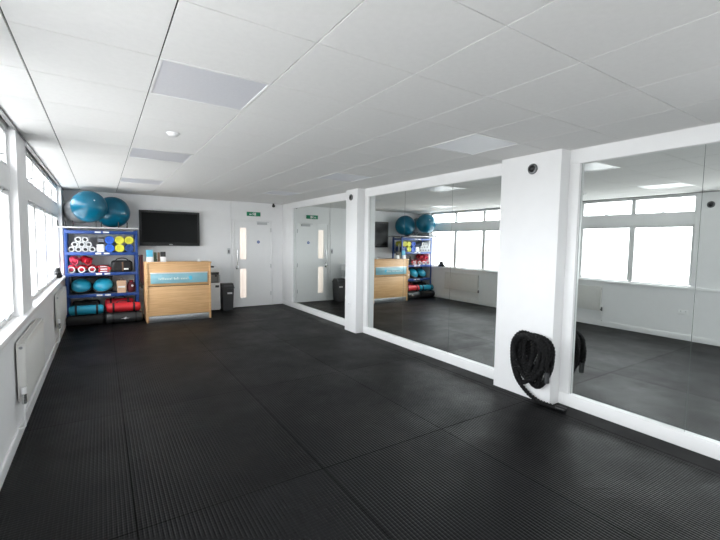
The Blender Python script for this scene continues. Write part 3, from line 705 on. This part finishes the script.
B(-.49, -.05, 9.14, 9.36, .249, .43, bev=.05, seg=4).build('bag_body', BLACKF, o)  # added black bulk, keeps the lower left of the unit dark
MB().tube(smoothpath([(-.36, 9.15, .40), (-.34, 9.13, .44), (-.27, 9.125, .46), (-.20, 9.13, .44), (-.18, 9.15, .40)], 6), .008, 8).build('handle', BLACKP, o)
# dark gear on the end of the window sill
o = thing('strap_bundle', 'black straps and cable bundle on the end of the window sill', 'straps', (-.64, 8.7, .931))
rr = random.Random(5)
for q_, (rad, m_, nm, hgt) in enumerate(((.075, BLACKP, 'cable_coil', .035), (.06, GREYP, 'grey_strap_coil', .09), (.045, BLACKF, 'upper_coil', .15))):
    pts = []
    for k in range(90):
        a = k*.38; r = rad*(.75+.25*math.sin(k*.9)); pts.append((-.655+.8*r*math.cos(a), 8.70+1.6*r*math.sin(a), .945+hgt*(k/90)+.008*math.sin(k*1.7)))
    MB().tube(smoothpath(pts, 3), .011, 8).build(nm, m_, o)

# bands hanging between shelving and desk
o = thing('resistance_bands', 'dark red and black bands hanging beside the desk', 'resistance bands', (.655, 9.10, .5))
B(.613, .622, 9.06, 9.14, 1.28, 1.31, bev=.002).build('hook_plate', BLUEM, o)
MB().cyl((.62, 9.10, 1.295), (.70, 9.10, 1.30), .006).build('hook', BLACKP, o)
for k, (xx, m_, nm, ln) in enumerate(((.632, BLACKF, 'black_band', .62), (.650, DRED, 'maroon_band', .55), (.668, BLACKF, 'black_band', .66), (.686, DRED, 'maroon_band', .60))):
    zt = 1.305
    pts = [(xx, 9.10, zt), (xx, 9.055, zt-.03), (xx, 9.04, zt-ln*.5), (xx+.004, 9.06, zt-ln*.95), (xx, 9.10, zt-ln), (xx-.004, 9.14, zt-ln*.95), (xx, 9.16, zt-ln*.5), (xx, 9.145, zt-.03), (xx, 9.10, zt)]
    MB().tube(smoothpath(pts, 8), .0085, 8).build(nm, m_, o)

# ================================================================ RADIATORS
def radiator(y0, y1, label):
    o = thing('radiator', label, 'radiator', (-.56, (y0+y1)/2, .30), 'white panel radiators under the windows')
    z0, z1 = .31, .79; xb, xf = -.585, -.525
    q = MB(); q.box(xf-.012, xf, y0, y1, z0, z1, bev=.005)
    n = int((y1-y0-.04)/.045)
    for k in range(n):
        yy_ = y0+.03+k*.045; q.box(xf-.002, xf+.004, yy_, yy_+.024, z0+.035, z1-.04, bev=.0035, seg=1)
    q.build('front_panel', BEIGE, o)
    q = MB(); q.box(xb, xb+.012, y0+.01, y1-.01, z0, z1, bev=.004)
    for k in range(int((y1-y0)/.05)): q.box(xb+.012, xf-.012, y0+.03+k*.05, y0+.033+k*.05, z0+.02, z1-.02)
    q.build('rear_panel', BEIGE, o)
    for yy_ in (y0, y1-.012): B(xb, xf, yy_, yy_+.012, z0+.01, z1-.004, bev=.003).build('end_cover', BEIGE, o)
    q = MB(); q.box(xf-.010, xf+.001, y0, y1, z1-.008, z1+.008, bev=.004); q.box(xb, xb+.008, y0, y1, z1-.008, z1+.008, bev=.003)
    for k in range(int((y1-y0)/.03)): q.box(xb+.008, xf-.010, y0+.01+k*.03, y0+.018+k*.03, z1, z1+.004)
    q.build('top_grille', BEIGE, o)
    q = MB(); q.cyl((xf-.02, y0-.03, z0+.03), (xf-.02, y0+.01, z0+.03), .013); q.cyl((xf-.02, y0-.028, z0+.0), (xf-.02, y0-.028, z0+.08), .016)
    v = q.build('valve', CHROME, o)
    MB().cyl((xf-.02, y0-.028, z0+.08), (xf-.02, y0-.028, z0+.135), .019).build('thermostat_head', WHITE, v)
    MB().tube(smoothpath([(xf-.02, y0-.028, z0), (xf-.02, y0-.028, z0-.15), (xf-.025, y0-.028, z0-.19), (XL+.01, y0-.028, z0-.2)], 6), .008, 10).build('pipe', WHITE, o)
    MB().cyl((xf-.03, y0-.006, z1-.035), (xf-.03, y0+.004, z1-.035), .012).build('bleed_plug', STEEL, o)
    q = MB()
    for yy_ in (y0+.2, y1-.2): q.box(XL, xb+.002, yy_, yy_+.03, z0+.1, z1-.05, bev=.002)
    q.build('wall_bracket', WHITE, o)
radiator(4.05, 5.22, 'white panel radiator nearest the camera on the left wall')
radiator(7.20, 8.42, 'white panel radiator farther down the left wall near the shelving')

def socket(loc, ax, label, double=True):
    o = thing('wall_socket', label, 'socket', loc)
    x, y, z = loc; hw = .073 if double else .043
    if ax == 'L': B(XL, XL+.009, y-hw, y+hw, z, z+.086, bev=.003).build('face_plate', WHITE, o); fx = (XL+.009, XL+.013)
    else: B(XC-.009, XC, y-hw, y+hw, z, z+.086, bev=.003).build('face_plate', WHITE, o); fx = (XC-.013, XC-.009)
    for yy_ in ((y-.036, y+.036) if double else (y,)): B(fx[0], fx[1], yy_-.008, yy_+.008, z+.055, z+.075, bev=.001).build('switch', LGREY, o)
socket((XL, 2.69, .44), 'L', 'white double socket on the low wall, seen in the right mirror')
socket((XL, 5.75, .44), 'L', 'small white socket between the two radiators', False)
socket((XC, 6.14, .44), 'R', 'small white socket low on the narrow column', False)

# ================================================================ BATTLE ROPE
RP = thing('battle_rope', 'thick black battle rope coiled on a hook on the column', 'rope', (3.72, 2.43, .02))
q = MB(); q.cyl((XC, 2.43, .665), (XC-.012, 2.43, .665), .03); q.tube(smoothpath([(XC, 2.43, .665), (XC-.10, 2.43, .655), (XC-.155, 2.43, .665), (XC-.165, 2.43, .70)], 6), .009, 10); q.build('hook', STEEL, RP)
pts = []
rr = random.Random(11); yc_, zc_ = 2.395, .46
NL = 12
def loop(k, t):
    """heart-like hanging loop, t 0..1; starts at the hook top"""
    a = 2*math.pi*t
    wdt = [.215, .15, .225, .09, .205, .135, .20, .11, .215, .06, .17, .205][k]; dep = [.53, .47, .40, .43, .35, .50, .45, .33, .37, .42, .48, .43][k]; sk = [-.02, .05, .02, -.05, .06, -.04, .03, .07, -.03, .02, .05, -.02][k]
    y = yc_ + wdt*math.sin(a)*(1-.28*(1-math.cos(a))/2*1.3) + sk*(1-math.cos(a))/2
    z = .695 - dep*(1-math.cos(a))/2 + .055*math.sin(a)**2*(1 if math.cos(a) > 0 else 0.2)
    x = XC-.028-.0120*(k+t) - .012*math.sin(a*2)
    return (x, y, z)
for k in range(NL):
    n = 30
    for j in range(n): pts.append(loop(k, j/n))
pts.append(loop(NL-1, 1))
# front end: comes over and hangs at the near side, taped
end1 = [(XC-.165, 2.38, .70), (XC-.170, 2.28, .66), (XC-.165, 2.215, .56), (XC-.15, 2.195, .45), (XC-.13, 2.20, .37)]
body = smoothpath(pts[::2]+end1, 12)
MB().tube(body, .0215, 12, lobes=3, twist=65).build('coiled_rope', ROPE, RP)
tail = smoothpath([(XC-.03, 2.43, .69), (XC-.045, 2.56, .70), (XC-.05, 2.645, .60), (XC-.05, 2.66, .47), (XC-.05, 2.64, .32), (XC-.05, 2.575, .18), (XC-.05, 2.45, .075), (XC-.045, 2.34, .026), (XC-.04, 2.24, .021), (XC-.03, 2.13, .021)], 30)
MB().tube(tail, .0195, 12, lobes=3, twist=65).build('trailing_rope', ROPE, RP)
MB().cyl((XC-.032, 2.15, .024), (XC-.02, 2.05, .024), .0225).build('end_sleeve', BLACKP, RP)
MB().cyl((XC-.132, 2.20, .38), (XC-.125, 2.202, .27), .024).build('hanging_end_sleeve', GREYP, RP)
